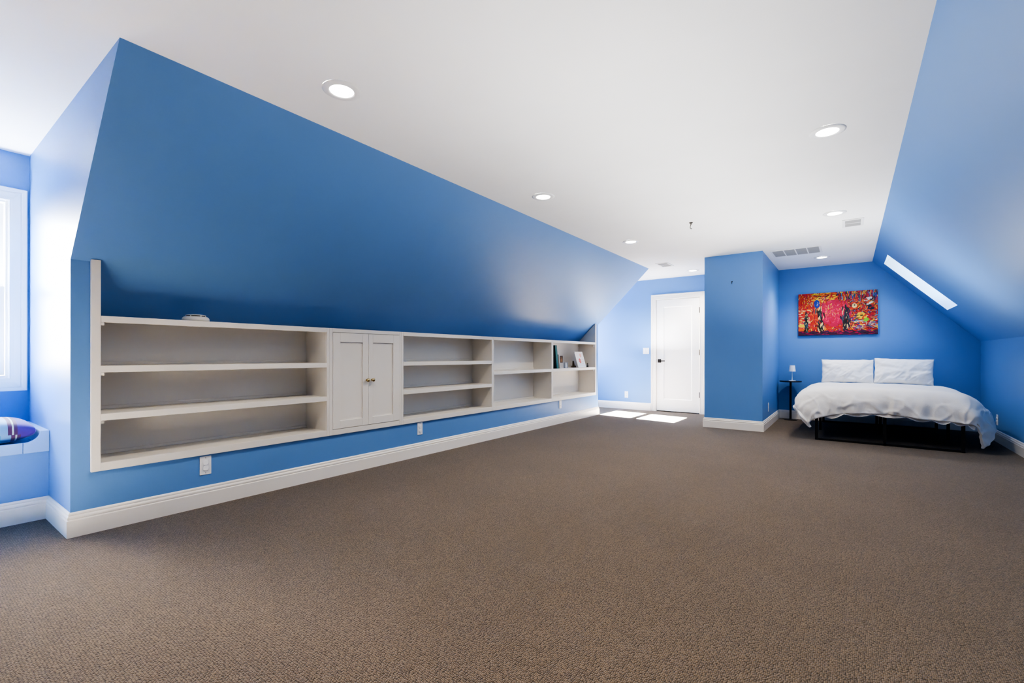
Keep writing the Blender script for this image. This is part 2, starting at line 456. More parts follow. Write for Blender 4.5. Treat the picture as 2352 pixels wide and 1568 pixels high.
# ------------------------------------------------------------------ door
dr = shell_root('door_1', ((DX0 + DX1) / 2, YDOOR, 0))
m = MB(); casing_ring(m, [(DX0, 0.0), (DX0, DZ), (DX1, DZ), (DX1, 0.0)], lambda u, v, o: (u, YDOOR - o, v), closed=False)
m.build('casing', M_trim, dr)
m = MB()
m.box(DX0 - .001, DX0 + .004, YDOOR - .004, YDOOR + .12, 0, DZ).box(DX1 - .004, DX1 + .001, YDOOR - .004, YDOOR + .12, 0, DZ).box(DX0, DX1, YDOOR - .004, YDOOR + .12, DZ - .004, DZ + .001)
m.build('jamb', M_trim, dr)
m = MB(); m.box(DX0, DX1, YDOOR + .02, YDOOR + .12, 0.0, 0.006); m.build('threshold', M_slot, dr)
m = MB(); m.box(DX0, DX1, YDOOR + .05, YDOOR + .056, 0.0, DZ); m.build('dark_backing', M_slot, dr)  # added dark sheet behind the slab, keeps outside light out of the gaps
sx0, sx1, sz0, sz1, yf = -2.8975, -2.1365, 0.016, 2.0645, YDOOR + .002
px0, px1, pz0, pz1 = -2.772, -2.262, 0.229, 1.933
m = MB()
m.box(sx0, px0, yf, yf + .04, sz0, sz1).box(px1, sx1, yf, yf + .04, sz0, sz1).box(px0, px1, yf, yf + .04, sz0, pz0).box(px0, px1, yf, yf + .04, pz1, sz1)
e = .014
for q in ([(px0, yf, pz0), (px1, yf, pz0), (px1 - e, yf + .009, pz0 + e), (px0 + e, yf + .009, pz0 + e)], [(px1, yf, pz0), (px1, yf, pz1), (px1 - e, yf + .009, pz1 - e), (px1 - e, yf + .009, pz0 + e)],
          [(px1, yf, pz1), (px0, yf, pz1), (px0 + e, yf + .009, pz1 - e), (px1 - e, yf + .009, pz1 - e)], [(px0, yf, pz1), (px0, yf, pz0), (px0 + e, yf + .009, pz0 + e), (px0 + e, yf + .009, pz1 - e)]): m.poly(q)
slab = m.build('slab', M_door, dr, fix=False)
m = MB(); m.box(px0 + e, px1 - e, yf + .009, yf + .03, pz0 + e, pz1 - e); m.build('panel', M_door, slab)
for z in (1.841, 1.092, 0.337):
    m = MB(); m.lathe([(.007, z - .05), (.007, z + .05)], (-2.1345, YDOOR - .010, 0), 10); m.box(-2.140, -2.129, YDOOR - .008, YDOOR + .004, z - .05, z + .05)
    m.build('hinge', M_bronze, dr, smooth=False)
m = MB(); m.box(-2.874, -2.812, yf - .012, yf, .905, .968); ro = m.build('rosette', M_bronze, dr, .002)
m = MB(); m.lathe([(.011, -.055), (.011, .0)], (-2.843, yf - .01, .937), 12, 'Y'); m.box(-2.855, -2.728, yf - .066, yf - .048, .928, .946); m.build('lever', M_bronze, ro, .003)
m = MB(); m.box(-2.9035, -2.8985, yf - .004, yf + .02, .905, .970); m.build('latch_plate', M_bronze, dr)

# ------------------------------------------------------------------ built-in bookcases in the niche
XF = -3.538                                   # front face of the built-ins
XFi = XF - 0.022                              # back of the face frame
XBk = -3.862                                  # face of the back boards
ZB0, ZB1, ZT0, ZT1 = 0.352, 0.400, 1.224, 1.262
def bookcase(label, y0, y1, oy0, oy1, shelves, left_post=False, right_post=False, cleat=None):
    r = thing('bookcase', (XF, y0, ZB0), label, 'bookcase', 'built-in bookcases along the knee wall')
    g = .0008
    y0 += g; y1 -= g
    MB().box(XFi, XF, y0, oy0, ZB0, 1.586 if left_post else ZT1).build('stile', M_shelf, r, .002)
    MB().box(XFi, XF, oy1, y1, ZB0, 1.580 if right_post else ZT1).build('stile', M_shelf, r, .002)
    MB().box(XFi, XF, oy0, oy1, ZB0, ZB1).build('bottom_rail', M_shelf, r, .002)
    MB().box(XFi, XF, oy0, oy1, ZT0, ZT1).build('top_rail', M_shelf, r, .002)
    MB().box(XBk - .012, XBk, y0, y1, ZB0 + .01, ZT1 - .002).build('back_panel', M_shelf, r)
    MB().box(XBk, XFi, oy0, oy1, ZB1 - .022, ZB1 - .002).build('bottom_board', M_shelf, r)
    MB().box(XBk, XFi, oy0, oy1, ZT1 - .022, ZT1 - .001).build('top_board', M_shelf, r)
    def side(ya, yb, tall):
        top = ZT1 - .001
        if tall:
            def zs(x): return ZK + (x - XK) * k - .004
            pts = [(XBk, ya, ZB0 + .01), (XFi, ya, ZB0 + .01), (XFi, ya, zs(XFi)), (XBk, ya, zs(XBk))]
            m = MB().prism(pts, (0, yb - ya, 0))
        else: m = MB().box(XBk, XFi, ya, yb, ZB0 + .01, top)
        m.build('side_panel', M_shelf, r)
    side(max(y0, oy0 - .02), oy0, left_post); side(oy1, min(y1, oy1 + .02), right_post)
    for zb, zt in shelves:
        s = MB().box(XBk, XF, oy0, oy1, zb, zt).build('shelf', M_shelf, r, .002)
    for zt in [ZB1 - .002] + [b for a, b in shelves]:
        MB().box(XBk, XBk + .010, oy0, oy1, zt, zt + .022).build('back_trim', M_shelf, r, .003)
    if cleat is not None:
        for zc in [ZT1 - .022] + [a for a, b in shelves]:
            if cleat == 'left': MB().box(XBk, XF - .004, oy0, oy0 + .016, zc - (.034 if zc > 1.2 else .018), zc).build('cleat', M_shelf, r)
            else:
                MB().box(XBk, XF - .03, oy1 - .012, oy1, zc - (.05 if zc > 1.2 else .018), zc - (.03 if zc > 1.2 else 0)).build('cleat', M_shelf, r)
                MB().box(XF - .03, XF - .022, oy1 - .016, oy1 - .002, zc - (.06 if zc > 1.2 else .03), zc - (.03 if zc > 1.2 else 0)).build('shelf_pin', M_plug, r)
    return r
S3 = [(0.929, 0.968), (0.646, 0.686)]; S2 = [(0.794, 0.834)]
bookcase('long empty white bookcase with a tall post at its left end beside the dormer corner', 0.721, 2.236, 0.765, 2.215, S3, left_post=True, cleat='left')
bookcase('empty white bookcase with three open tiers just right of the cabinet doors', 3.008, 4.451, 3.038, 4.430, S3)
bookcase('empty white bookcase with two open tiers, left of the one holding books', 4.451, 5.862, 4.472, 5.838, S2)
bookcase('white two-tier bookcase holding books and a flower card at the far end', 5.862, 7.328, 5.886, 7.288, S2, right_post=True, cleat='right')

cb = thing('cabinet', (XF, 2.236, ZB0), 'white two-door cabinet with brass knobs between the open bookcases', 'cabinet')
ya, yb, da, db, zd0, zd1 = 2.2368, 3.0072, 2.270, 2.985, 0.402, 1.226
MB().box(XFi, XF, ya, da - .002, ZB0, ZT1).build('stile', M_shelf, cb, .002)
MB().box(XFi, XF, db + .002, yb, ZB0, ZT1).build('stile', M_shelf, cb, .002)
MB().box(XFi, XF, da - .002, db + .002, ZB0, zd0 - .003).build('bottom_rail', M_shelf, cb, .002)
MB().box(XFi, XF, da - .002, db + .002, zd1 + .003, ZT1).build('top_rail', M_shelf, cb, .002)
m = MB(); m.box(XBk, XBk + .012, ya, yb, ZB0 + .01, ZT1 - .002).box(XBk, XFi - .001, ya, ya + .018, ZB0 + .01, ZT1 - .002).box(XBk, XFi - .001, yb - .018, yb, ZB0 + .01, ZT1 - .002)
m.box(XBk, XFi - .001, ya + .018, yb - .018, ZT1 - .022, ZT1 - .002).box(XBk, XFi - .001, ya + .018, yb - .018, ZB0 + .01, ZB0 + .03)
m.build('carcass', M_shelf, cb)
MB().box(XFi - .006, XFi - .002, da - .01, db + .01, zd0 - .01, zd1 + .01).build('shadow_gap', M_slot, cb)
ms = 2.6275
for y0, y1, py0, py1, ky in ((da, ms - .0012, 2.338, 2.567, 2.606), (ms + .0012, db, 2.676, 2.911, 2.663)):
    m = MB(); xa, xb = XFi - .001, XF + .003; q0, q1 = .468, 1.147
    m.box(xa, xb, y0, py0, zd0, zd1).box(xa, xb, py1, y1, zd0, zd1).box(xa, xb, py0, py1, zd0, q0).box(xa, xb, py0, py1, q1, zd1)
    d = m.build('door', M_shelf, cb, .0015)
    MB().box(xa, xb - .012, py0, py1, q0, q1).build('door_panel', M_shelf, d)
    MB().lathe([(.009, 0), (.010, .003), (.006, .008), (.006, .013), (.013, .018), (.0165, .024), (.016, .030), (.011, .036), (.004, .038)], (xb, ky, .808), 20, 'X').build('knob', M_brass, d, smooth=True)

# smoke alarm lying on the first bookcase
s = thing('smoke_alarm', (-3.632, 1.284, ZT1 + .0015), 'round cream smoke alarm lying on top of the long bookcase', 'smoke alarm')
MB().lathe([(.076, .0), (.080, .002), (.080, .012), (.077, .022), (.068, .030), (.060, .032)], (-3.632, 1.284, ZT1 + .0015), 48).build('housing', M_cream, s, smooth=True)
MB().lathe([(.054, .032), (.054, .038)], (-3.632, 1.284, ZT1 + .0015), 40).build('smoke_inlet', M_slot, s)
MB().lathe([(.058, .038), (.060, .0395), (.058, .042), (.040, .0455), (.008, .047)], (-3.632, 1.284, ZT1 + .0015), 48).build('top_plate', M_cream, s, smooth=True)
for t in (.2, 1.2, 2.3, 3.3, 4.4, 5.4): MB().box(-3.632 + .056 * math.cos(t) - .003, -3.632 + .056 * math.cos(t) + .003, 1.284 + .056 * math.sin(t) - .003, 1.284 + .056 * math.sin(t) + .003, ZT1 + .032, ZT1 + .041).build('spacer_rib', M_cream, s)

# things on the far bookcase's shelf ------------------------------------
ZS = 0.8345
def lean_book(name, label, cat, xb, xf, ybot, ytop, tb, tt, hgt, mat, pages=None):
    """a book standing on the shelf, spine to the room, leaning towards -Y"""
    o = thing(name, (xf, ybot, ZS), label, cat)
    m = MB().prism([(xf, ybot, ZS), (xf, ybot + tb, ZS), (xf, ytop + tt, ZS + hgt), (xf, ytop, ZS + hgt)], (xb - xf, 0, 0)); m.build('cover', mat, o, .002)
    if pages:
        i = .004
        MB().prism([(xf - .004, ybot + i, ZS + .004), (xf - .004, ybot + tb - i, ZS + .004), (xf - .004, ytop + tt - i, ZS + hgt + .001), (xf - .004, ytop + i, ZS + hgt + .001)], (xb - xf + .012, 0, 0)).build('pages', pages, o)
    return o
lean_book('ring_binder', 'tall black wedge-shaped ring binder against the upright of the far bookcase', 'binder', -3.83, -3.62, 6.025, 6.03, .096, .030, .352, M_ink)
lean_book('book', 'tall teal book leaning against the black binder', 'book', -3.84, -3.615, 6.123, 6.064, .052, .055, .356, M_teal, M_paper)
lean_book('book', 'short taupe book leaning on the teal book', 'book', -3.80, -3.62, 6.190, 6.165, .030, .022, .214, M_taupe, M_paper)
lean_book('notebook', 'thin white notebook leaning on the taupe book', 'notebook', -3.79, -3.625, 6.245, 6.194, .013, .012, .208, M_paper)
ph = thing('photo_print', (XBk, 6.69, .92), 'small brown photo print stuck on the back of the far bookcase', 'photo')
MB().box(XBk + .0005, XBk + .003, 6.625, 6.725, .915, 1.028).build('sheet', M_snapbase, ph)
m = MB(); m.lathe([(.012, .003), (.012, .0036)], (XBk, 6.668, 1.000), 14, 'X'); m.prism([(XBk + .003, 6.65, .93), (XBk + .003, 6.69, .93), (XBk + .003, 6.685, .985), (XBk + .003, 6.655, .985)], (.0006, 0, 0)); m.lathe([(.009, .003), (.009, .0036)], (XBk, 6.70, .985), 14, 'X'); m.prism([(XBk + .003, 6.69, .93), (XBk + .003, 6.715, .93), (XBk + .003, 6.712, .972), (XBk + .003, 6.692, .972)], (.0006, 0, 0))
m.build('picture', M_snaplight, ph)
bl = thing('photo_block', (-3.63, 6.44, ZS), 'small clear photo block standing between the books and the flower card', 'photo frame')
m = MB(); m.box(-3.652, -3.622, 6.39, 6.397, ZS, .926).box(-3.652, -3.622, 6.476, 6.483, ZS, .926).box(-3.652, -3.622, 6.397, 6.476, .912, .926).box(-3.652, -3.622, 6.397, 6.476, ZS, ZS + .006); m.build('edge', M_silver, bl, .001)
MB().box(-3.645, -3.630, 6.397, 6.476, ZS + .006, .912).build('picture', M_clear, bl)
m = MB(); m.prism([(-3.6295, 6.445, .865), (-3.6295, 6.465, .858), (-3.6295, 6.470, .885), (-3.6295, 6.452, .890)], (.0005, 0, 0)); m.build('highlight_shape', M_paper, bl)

cd = thing('greeting_card', (-3.622, 6.98, ZS), 'white card with two pink flowers propped on the far bookcase shelf', 'card')
bx, tx, by0, by1, zt = -3.622, -3.702, 6.842, 7.118, 1.096
m = MB().prism([(bx, by0, ZS + .001), (bx, by1, ZS + .001), (tx, by1, zt), (tx, by0, zt)], (-.012, 0, .003)); m.build('frame_board', M_mount, cd, .001)
def on_card(u, v, off=.001): return (bx + (tx - bx) * v + off, by0 + (by1 - by0) * u, ZS + .001 + (zt - ZS) * v + off * .3)
MB().poly([on_card(.08, .08), on_card(.92, .08), on_card(.92, .93), on_card(.08, .93)]).build('card_sheet', M_cardpaper, cd)
random.seed(5)
for cu, cv, R_, mat in ((.38, .42, .17, M_petal), (.60, .76, .13, M_petal2)):
    m = MB()
    for kx in range(6):
        t0 = kx * PI / 3 + .3
        cxp, cyp = cu + R_ * .55 * math.cos(t0), cv + R_ * .55 * math.sin(t0)
        m.poly([on_card(cxp + R_ * .42 * math.cos(a_), cyp + R_ * .42 * math.sin(a_), .0016 + .0002 * kx) for a_ in [j * PI / 5 for j in range(10)]])
    m.build('flower_print', mat, cd)
for v in (.50, .36, .24): MB().poly([on_card(.62, v, .0015), on_card(.80, v, .0015), on_card(.80, v + .018, .0015), on_card(.62, v + .018, .0015)]).build('caption_line', M_leafgreen, cd)
es = thing('card_easel', (-3.72, 6.85, ZS), 'small dark brown wooden stand behind the lower left of the flower card', 'stand')
MB().prism([(-3.715, 6.80, ZS), (-3.715, 6.93, ZS), (-3.715, 6.915, ZS + .03), (-3.715, 6.815, ZS + .03)], (-.03, 0, 0)).build('base', M_brown, es, .003)
MB().prism([(-3.735, 6.845, ZS + .03), (-3.735, 6.915, ZS + .03), (-3.745, 6.90, ZS + .11), (-3.745, 6.87, ZS + .11)], (-.012, 0, 0)).build('back_support', M_brown, es, .002)
og = thing('ornament', (-3.63, 7.14, ZS), 'small black scrolled ornament standing at the right edge of the flower card', 'ornament')
m = MB()
m.tube([(-3.615, 7.140 + .012 * math.cos(t), ZS + .018 + .014 * math.sin(t)) for t in [j * 2 * PI / 14 for j in range(15)]], .005)
m.tube([(-3.618, 7.165 + .010 * math.cos(t), ZS + .018 + .013 * math.sin(t)) for t in [j * 2 * PI / 14 for j in range(15)]], .005)
m.tube([(-3.617, 7.150 + .012 * math.cos(t), ZS + .055 + .012 * math.sin(t)) for t in [j * 2 * PI / 14 for j in range(15)]], .005)
m.build('scroll', M_black, og, smooth=True)
MB().box(-3.64, -3.606, 7.122, 7.182, ZS, ZS + .006).build('base', M_black, og)

# ------------------------------------------------------------------ outlets and switch (built facing +X at the origin)
def make_outlet(loc, label, plugs=True, rot=0.0, wd=.070, hg=.126):
    r = thing('wall_outlet', (0, 0, 0), label, 'outlet', 'wall outlets')
    MB().box(0, .0055, -wd / 2, wd / 2, -hg / 2, hg / 2).build('cover_plate', M_plastic, r, .002)
    MB().box(.0055, .0075, -.0175, .0175, -.036, .036).build('receptacle', M_plastic, r, .001)
    m = MB()
    if plugs:
        for z in (.0185, -.0185):
            MB().lathe([(.0165, .0075), (.0175, .0085), (.0175, .011), (.0150, .0125), (.002, .0127)], (0, 0, z), 28, 'X').build('safety_plug', M_plug, r, smooth=False)
    else:
        m = MB()
        for z in (.019, -.019):
            MB().box(.0075, .0079, -.008, -.0055, z - .004, z + .005).build('slot', M_slot, r)
            MB().box(.0075, .0079, .0055, .008, z - .004, z + .004).build('slot', M_slot, r)
            MB().lathe([(.0025, .0075), (.0025, .0079)], (0, 0, z - .010), 8, 'X').build('ground_hole', M_slot, r)
    for z in (hg / 2 - .012, -hg / 2 + .012): MB().lathe([(.0028, .0055), (.0028, .0062)], (0, 0, z), 10, 'X').build('screw', M_hook, r)
    r.location = loc; r.rotation_euler = (0, 0, rot)
    return r
zo = .283
o1 = make_outlet((XK, 1.316, .278), 'outlet with two round safety plugs, below the long bookcase nearest the window')
dup(o1, (XK, 3.270, .282), 0, 'outlet with two round safety plugs, below the three-tier bookcase right of the cabinet')
o3 = make_outlet((XK, 6.121, .290), 'plain outlet low on the knee wall under the bookcase that holds books', plugs=False)
dup(o3, (-3.487, YDOOR, .280), -PI / 2, 'plain white outlet low on the pale wall left of the white door')
dup(o3, (XC1, 7.631, .285), 0, 'slim outlet low on the blue partition side facing the side table')
dup(o1, (XR, 7.950, .262), PI, 'outlet with safety plugs on the right wall beside the draped duvet corner')
sw = thing('light_switch', (-3.099, YDOOR, 1.122), 'white double rocker light switch on the wall left of the door', 'light switch')
MB().box(-3.157, -3.041, YDOOR - .006, YDOOR, 1.063, 1.181).build('cover_plate', M_plastic, sw, .002)
for x in (-3.122, -3.076):
    MB().prism([(x - .0165, YDOOR - .006, 1.089), (x - .0165, YDOOR - .006, 1.155), (x - .0165, YDOOR - .0115, 1.155), (x - .0165, YDOOR - .0075, 1.089)], (.033, 0, 0)).build('rocker', M_plug, sw, .001)

# ------------------------------------------------------------------ window seat and cushion
ws = thing('window_seat', (XB, (YD0 + YK0) / 2, 0), 'blue window seat with a curved-end front board under the near dormer window', 'bench')
MB().box(XB - .02, XB, YD0 + .001, YK0 - .001, 0.0, .43).build('front_panel', M_blue, ws)
MB().box(XW + .001, XB, YD0 + .001, YK0 - .001, .436, .466).build('seat_board', M_seatblue, ws)
def rail_end(sgn, yend):
    """front board's raised end with its concave curve, mirrored by sgn"""
    ys = yend - sgn * .0015
    yc, R_ = yend - sgn * .040, .068
    pts = [(ys, .425), (ys, .556), (yc, .556)]
    n = 12
    cy, cz = yend - sgn * .116, .560
    pts += [(cy + sgn * .076 * math.cos(t), cz - .069 * math.sin(t)) for t in [j * (PI / 2) / n for j in range(1, n + 1)]]
    pts += [(cy, .425)]
    return MB().prism([(-4.089, y, z) for y, z in pts], (-.019, 0, 0))
rail_end(1, YK0).build('end_board', M_seatblue, ws, .002)
rail_end(-1, YD0).build('end_board', M_seatblue, ws, .002)
MB().box(-4.108, -4.089, YD0 + .118, YK0 - .118, .425, .491).build('front_rail', M_seatblue, ws, .002)
for a_, b_2 in ((YK0 - .040, YK0 - .0015), (YD0 + .0015, YD0 + .040)):
    MB().box(XW + .001, -4.109, a_, b_2, .466, .556).build('side_curb', M_seatblue, ws, .002)

def pillow_mesh(m, w, h, t, n=28, pinch=.10, wr=0.0, seed=0, frame=None, ex=.55):
    """soft pillow in its own (a,b,c) axes: a across, b up, c thickness"""
    vs = {}
    for s in (1, -1):
        for i in range(n + 1):
            for j in range(n + 1):
                if s == -1 and (i in (0, n) or j in (0, n)): vs[(s, i, j)] = vs[(1, i, j)]; continue
                u, v = -1 + 2 * i / n, -1 + 2 * j / n
                u_, v_ = math.sin(u * PI / 2) * .35 + u * .65, math.sin(v * PI / 2) * .35 + v * .65
                a = u_ * w / 2 * (1 - pinch * (1 - v_ * v_) * abs(u_) ** 4 * .5)
                b = v_ * h / 2 * (1 - pinch * (1 - u_ * u_) * abs(v_) ** 4 * .7)
                prof = (max(0, 1 - abs(u_) ** 2.6) ** ex) * (max(0, 1 - abs(v_) ** 2.6) ** ex)
                c = s * t / 2 * prof
                if wr:
                    q = Vector((a * 7 + seed * 3.1, b * 11, s * 2 + seed))
                    edge = max(abs(u_), abs(v_))
                    c += s * wr * prof ** .5 * (noise.noise(q) + .5 * noise.noise(q * 2.3)) * (0.5 + edge)
                    dg = a * .8 + b * .6
                    c += s * wr * 1.1 * prof ** .5 * max(0, .22 - abs(noise.noise(Vector((dg * 4, (b - a) * 13, seed * 2.7 + s))))) / .22 * (.25 + max(0, -v_))
                    b += wr * .4 * noise.noise(Vector((a * 13, v_ * 3, seed + 9))) * (abs(v_) > .6)
                    a += wr * .4 * noise.noise(Vector((b * 15, u_ * 3, seed + 19))) * (abs(u_) > .6)
                vs[(s, i, j)] = m.bm.verts.new(frame @ Vector((a, b, c)))
    for s in (1, -1):
        for i in range(n):
            for j in range(n):
                q = [vs[(s, i, j)], vs[(s, i + 1, j)], vs[(s, i + 1, j + 1)], vs[(s, i, j + 1)]]
                if len(set(q)) == 4: m.bm.faces.new(q if s == 1 else q[::-1])
cu = thing('cushion', (-4.345, .360, .467), 'purple and aqua striped cushion lying on the window seat', 'cushion')
m = MB(); pillow_mesh(m, .43, .46, .160, 40, .03, .003, 3, frame=Matrix.Translation((-4.345, .356, .557)), ex=.36)
m.build('cover', M_cushion, cu, smooth=True)

# ------------------------------------------------------------------ bed
bed = thing('bed_frame', (.33, 7.8, 0), 'black metal platform bed frame with looped legs under the white bedding', 'bed')
FX0, FX1, FY0, FY1, LT, ZF = -.337, 1.000, 6.800, 8.705, .030, .385
for x0 in (FX0, FX1 - LT): MB().box(x0, x0 + LT, FY0, FY1, ZF - .03, ZF).build('side_rail', M_black, bed, .002)
for y0 in (FY0, FY1 - LT): MB().box(FX0 + LT, FX1 - LT, y0, y0 + LT, ZF - .03, ZF).build('end_rail', M_black, bed, .002)
MB().box(.318, .348, FY0 + LT, FY1 - LT, ZF - .03, ZF).build('center_rail', M_black, bed, .002)
for y0 in (FY0, 7.73, FY1 - LT):
    for x0 in (FX0, .318, FX1 - LT): MB().box(x0, x0 + LT, y0, y0 + LT, 0, ZF - .03).build('leg', M_black, bed, .002)
for y0 in (FY0, FY1 - LT):
    MB().box(FX0 + LT, FX1 - LT, y0, y0 + LT, .002, .026).build('foot_bar', M_black, bed, .002)
for i in range(9):
    y0 = 6.98 + i * .195
    MB().box(FX0 + LT, FX1 - LT, y0, y0 + .03, ZF - .02, ZF).build('slat', M_black, bed)
mt = MB(); mt.box(FX0 + .01, FX1 - .01, 6.815, 8.70, ZF + .001, .558)
mo = mt.build('mattress', M_mattress, None, .05, seg=5); tag(mo, 'thick pale mattress on the black bed frame, hidden beneath the duvet', 'mattress')
for p in mo.data.polygons: p.use_smooth = True

# duvet: hand-set control net (rows from head to foot hem, columns from left hem to right hem)
TOP = .650
NET = [
 [(-.45, 8.62, .36), (-.49, 8.62, .50), (-.37, 8.62, .592), (-.03, 8.62, .596), (.33, 8.62, .596), (.68, 8.62, .596), (.98, 8.62, .590), (1.16, 8.62, .50), (1.22, 8.62, .30)],
 [(-.47, 7.95, .33), (-.52, 7.95, .49), (-.38, 7.95, .640), (-.03, 7.95, .655), (.33, 7.95, .660), (.68, 7.95, .655), (1.00, 7.95, .630), (1.20, 7.95, .48), (1.28, 7.95, .26)],
 [(-.49, 7.35, .31), (-.55, 7.35, .48), (-.39, 7.35, .640), (-.03, 7.35, .662), (.33, 7.35, .668), (.68, 7.35, .660), (1.01, 7.35, .620), (1.22, 7.35, .46), (1.305, 7.38, .23)],
 [(-.49, 7.02, .28), (-.555, 7.00, .47), (-.39, 7.00, .638), (-.03, 6.98, .664), (.33, 6.98, .670), (.68, 6.98, .662), (1.01, 7.00, .616), (1.20, 7.02, .455), (1.285, 7.12, .215)],
 [(-.46, 6.84, .23), (-.545, 6.79, .455), (-.37, 6.765, .612), (-.03, 6.765, .640), (.33, 6.765, .648), (.68, 6.765, .640), (1.00, 6.775, .588), (1.15, 6.83, .43), (1.24, 6.98, .165)],
 [(-.41, 6.75, .185), (-.475, 6.69, .36), (-.34, 6.685, .490), (-.03, 6.685, .520), (.33, 6.685, .530), (.68, 6.685, .515), (.99, 6.685, .470), (1.105, 6.72, .345), (1.195, 6.87, .105)],
 [(-.375, 6.725, .160), (-.385, 6.70, .22), (-.285, 6.690, .285), (-.01, 6.700, .350), (.37, 6.70, .365), (.69, 6.70, .335), (.96, 6.70, .322), (1.075, 6.715, .285), (1.150, 6.81, .055)],
]
def cr(p0, p1, p2, p3, t):
    return .5 * ((2 * p1) + (-p0 + p2) * t + (2 * p0 - 5 * p1 + 4 * p2 - p3) * t * t + (-p0 + 3 * p1 - 3 * p2 + p3) * t ** 3)
def spline(pts, n):
    out = []
    for i in range(len(pts) - 1):
        p0 = pts[i - 1] if i else 2 * pts[0] - pts[1]
        p3 = pts[i + 2] if i + 2 < len(pts) else 2 * pts[-1] - pts[-2]
        for j in range(n): out.append(cr(p0, pts[i], pts[i + 1], p3, j / n))
    out.append(pts[-1]); return out
rows = [spline([Vector(p) for p in r_], 20) for r_ in NET]
cols = [spline([r_[j] for r_ in rows], 12) for j in range(len(rows[0]))]      # cols[j][i]
nj, ni = len(cols), len(cols[0])
def duvet_normal(j, i):
    a = cols[min(j + 1, nj - 1)][i] - cols[max(j - 1, 0)][i]; b = cols[j][min(i + 1, ni - 1)] - cols[j][max(i - 1, 0)]
    n = b.cross(a); return n.normalized() if n.length else Vector((0, 0, 1))
outer, inner = {}, {}
for j in range(nj):
    for i in range(ni):
        p = cols[j][i]; n = duvet_normal(j, i)
        if n.z < -.3: n = -n
        drop = min(1, max(0, (TOP - p.z) / .25))
        f = i / (ni - 1)
        w_ = .006 * noise.noise(p * 5.0) + .004 * noise.noise(p * 11.0 + Vector((3, 1, 7)))
        # hanging folds: vertical ripples that grow towards the hem
        s_ = p.x * 1.0 - p.y * 1.0
        ph_ = p.x * 13 + 2.4 * noise.noise(Vector((p.x * 2.2, p.y * 2.2, p.z * .8)))
        w_ += drop * (.011 * math.sin(ph_) + .007 * math.sin(ph_ * 2.3 + 1.3) + .016 * noise.noise(Vector((p.x * 8, p.y * 8, p.z * 1.6))) + .007 * noise.noise(Vector((p.x * 13 + p.z * 7, p.y * 8, p.z * 9))))
        # one sharp pleat near the middle and slanting creases
        if p.y < 6.83: w_ += drop * (.022 * math.exp(-((p.x - .405 - .05 * (p.z - .5)) / .022) ** 2) - .012 * math.exp(-((p.x - .36) / .022) ** 2))
        for cs in (1, -1): w_ += (.15 + drop) * .009 * max(0, .13 - abs(noise.noise(Vector((p.x * 4.5 + cs * p.z * 4, p.y * 3 + cs * 4, p.z * 3 - cs * p.x * 3))))) / .13
        w_ *= min(1, max(.15, (8.5 - p.y) / .6))          # smooth under the pillows
        q = p + n * w_
        outer[j, i] = q
        inner[j, i] = q - n * .030
m = MB()
vo = {k_: m.bm.verts.new(v) for k_, v in outer.items()}; vi = {k_: m.bm.verts.new(v) for k_, v in inner.items()}
for j in range(nj - 1):
    for i in range(ni - 1):
        m.bm.faces.new([vo[j, i], vo[j + 1, i], vo[j + 1, i + 1], vo[j, i + 1]]); m.bm.faces.new([vi[j, i], vi[j, i + 1], vi[j + 1, i + 1], vi[j + 1, i]])
for j in range(nj - 1):
    for i in (0, ni - 1): m.bm.faces.new([vo[j, i], vo[j + 1, i], vi[j + 1, i], vi[j, i]])
for i in range(ni - 1):
    for j in (0, nj - 1): m.bm.faces.new([vo[j, i], vo[j, i + 1], vi[j, i + 1], vi[j, i]])
dv = thing('duvet', (.33, 7.6, .60), 'rumpled white linen duvet hanging over the end of the bed', 'duvet')
do = m.build('cover', M_linen, dv, smooth=True)
sd = do.modifiers.new('soft', 'SUBSURF'); sd.levels = 1; sd.render_levels = 1
# scalloped piping of the lining below the foot hem
pts = []
for q in range(121):
    x = -.24 + 1.30 * q / 120
    fz = np.interp(x, [-.285, -.01, .37, .69, .96, 1.075], [.285, .350, .365, .335, .322, .285])
    sc = abs(math.sin((x + .24) * PI / (.20 + .05 * math.sin(x * 3))))
    pts.append((x, 6.715 + .006 * math.sin(x * 21), fz + .004 - .034 * sc))
lin = MB()
top_ = [lin.bm.verts.new((x, y + .004, z + .060)) for x, y, z in pts]; bot_ = [lin.bm.verts.new((x, y + .001, z)) for x, y, z in pts]
for q in range(120): lin.bm.faces.new([top_[q], bot_[q], bot_[q + 1], top_[q + 1]])
lin.build('lining', M_lining, dv, smooth=True)
MB().tube(pts, .0035, 6).build('piping', M_piping, dv, smooth=True)
# pillows standing against the wall
def make_pillow(label, cx, cz, w, h, tilt, roll, seed):
    o = thing('pillow', (cx, 8.60, cz - h / 2), label, 'pillow', 'bed pillows')
    fr = Matrix.Translation((cx, 8.545, cz - .014)) @ Matrix.Rotation(roll, 4, 'Y') @ Matrix.Rotation(PI / 2 - tilt, 4, 'X')
    m = MB(); pillow_mesh(m, w, h, .19, 60, .05, .017, seed, frame=fr)
    m.build('pillowcase', M_pillow, o, smooth=True)
    return o
make_pillow('white linen pillow standing on the left side of the bed, nearer the lamp', -.023, .818, .634, .352, .22, .0, 1)
make_pillow('white linen pillow standing on the right side of the bed, slightly taller', .621, .826, .650, .366, .22, .028, 6)

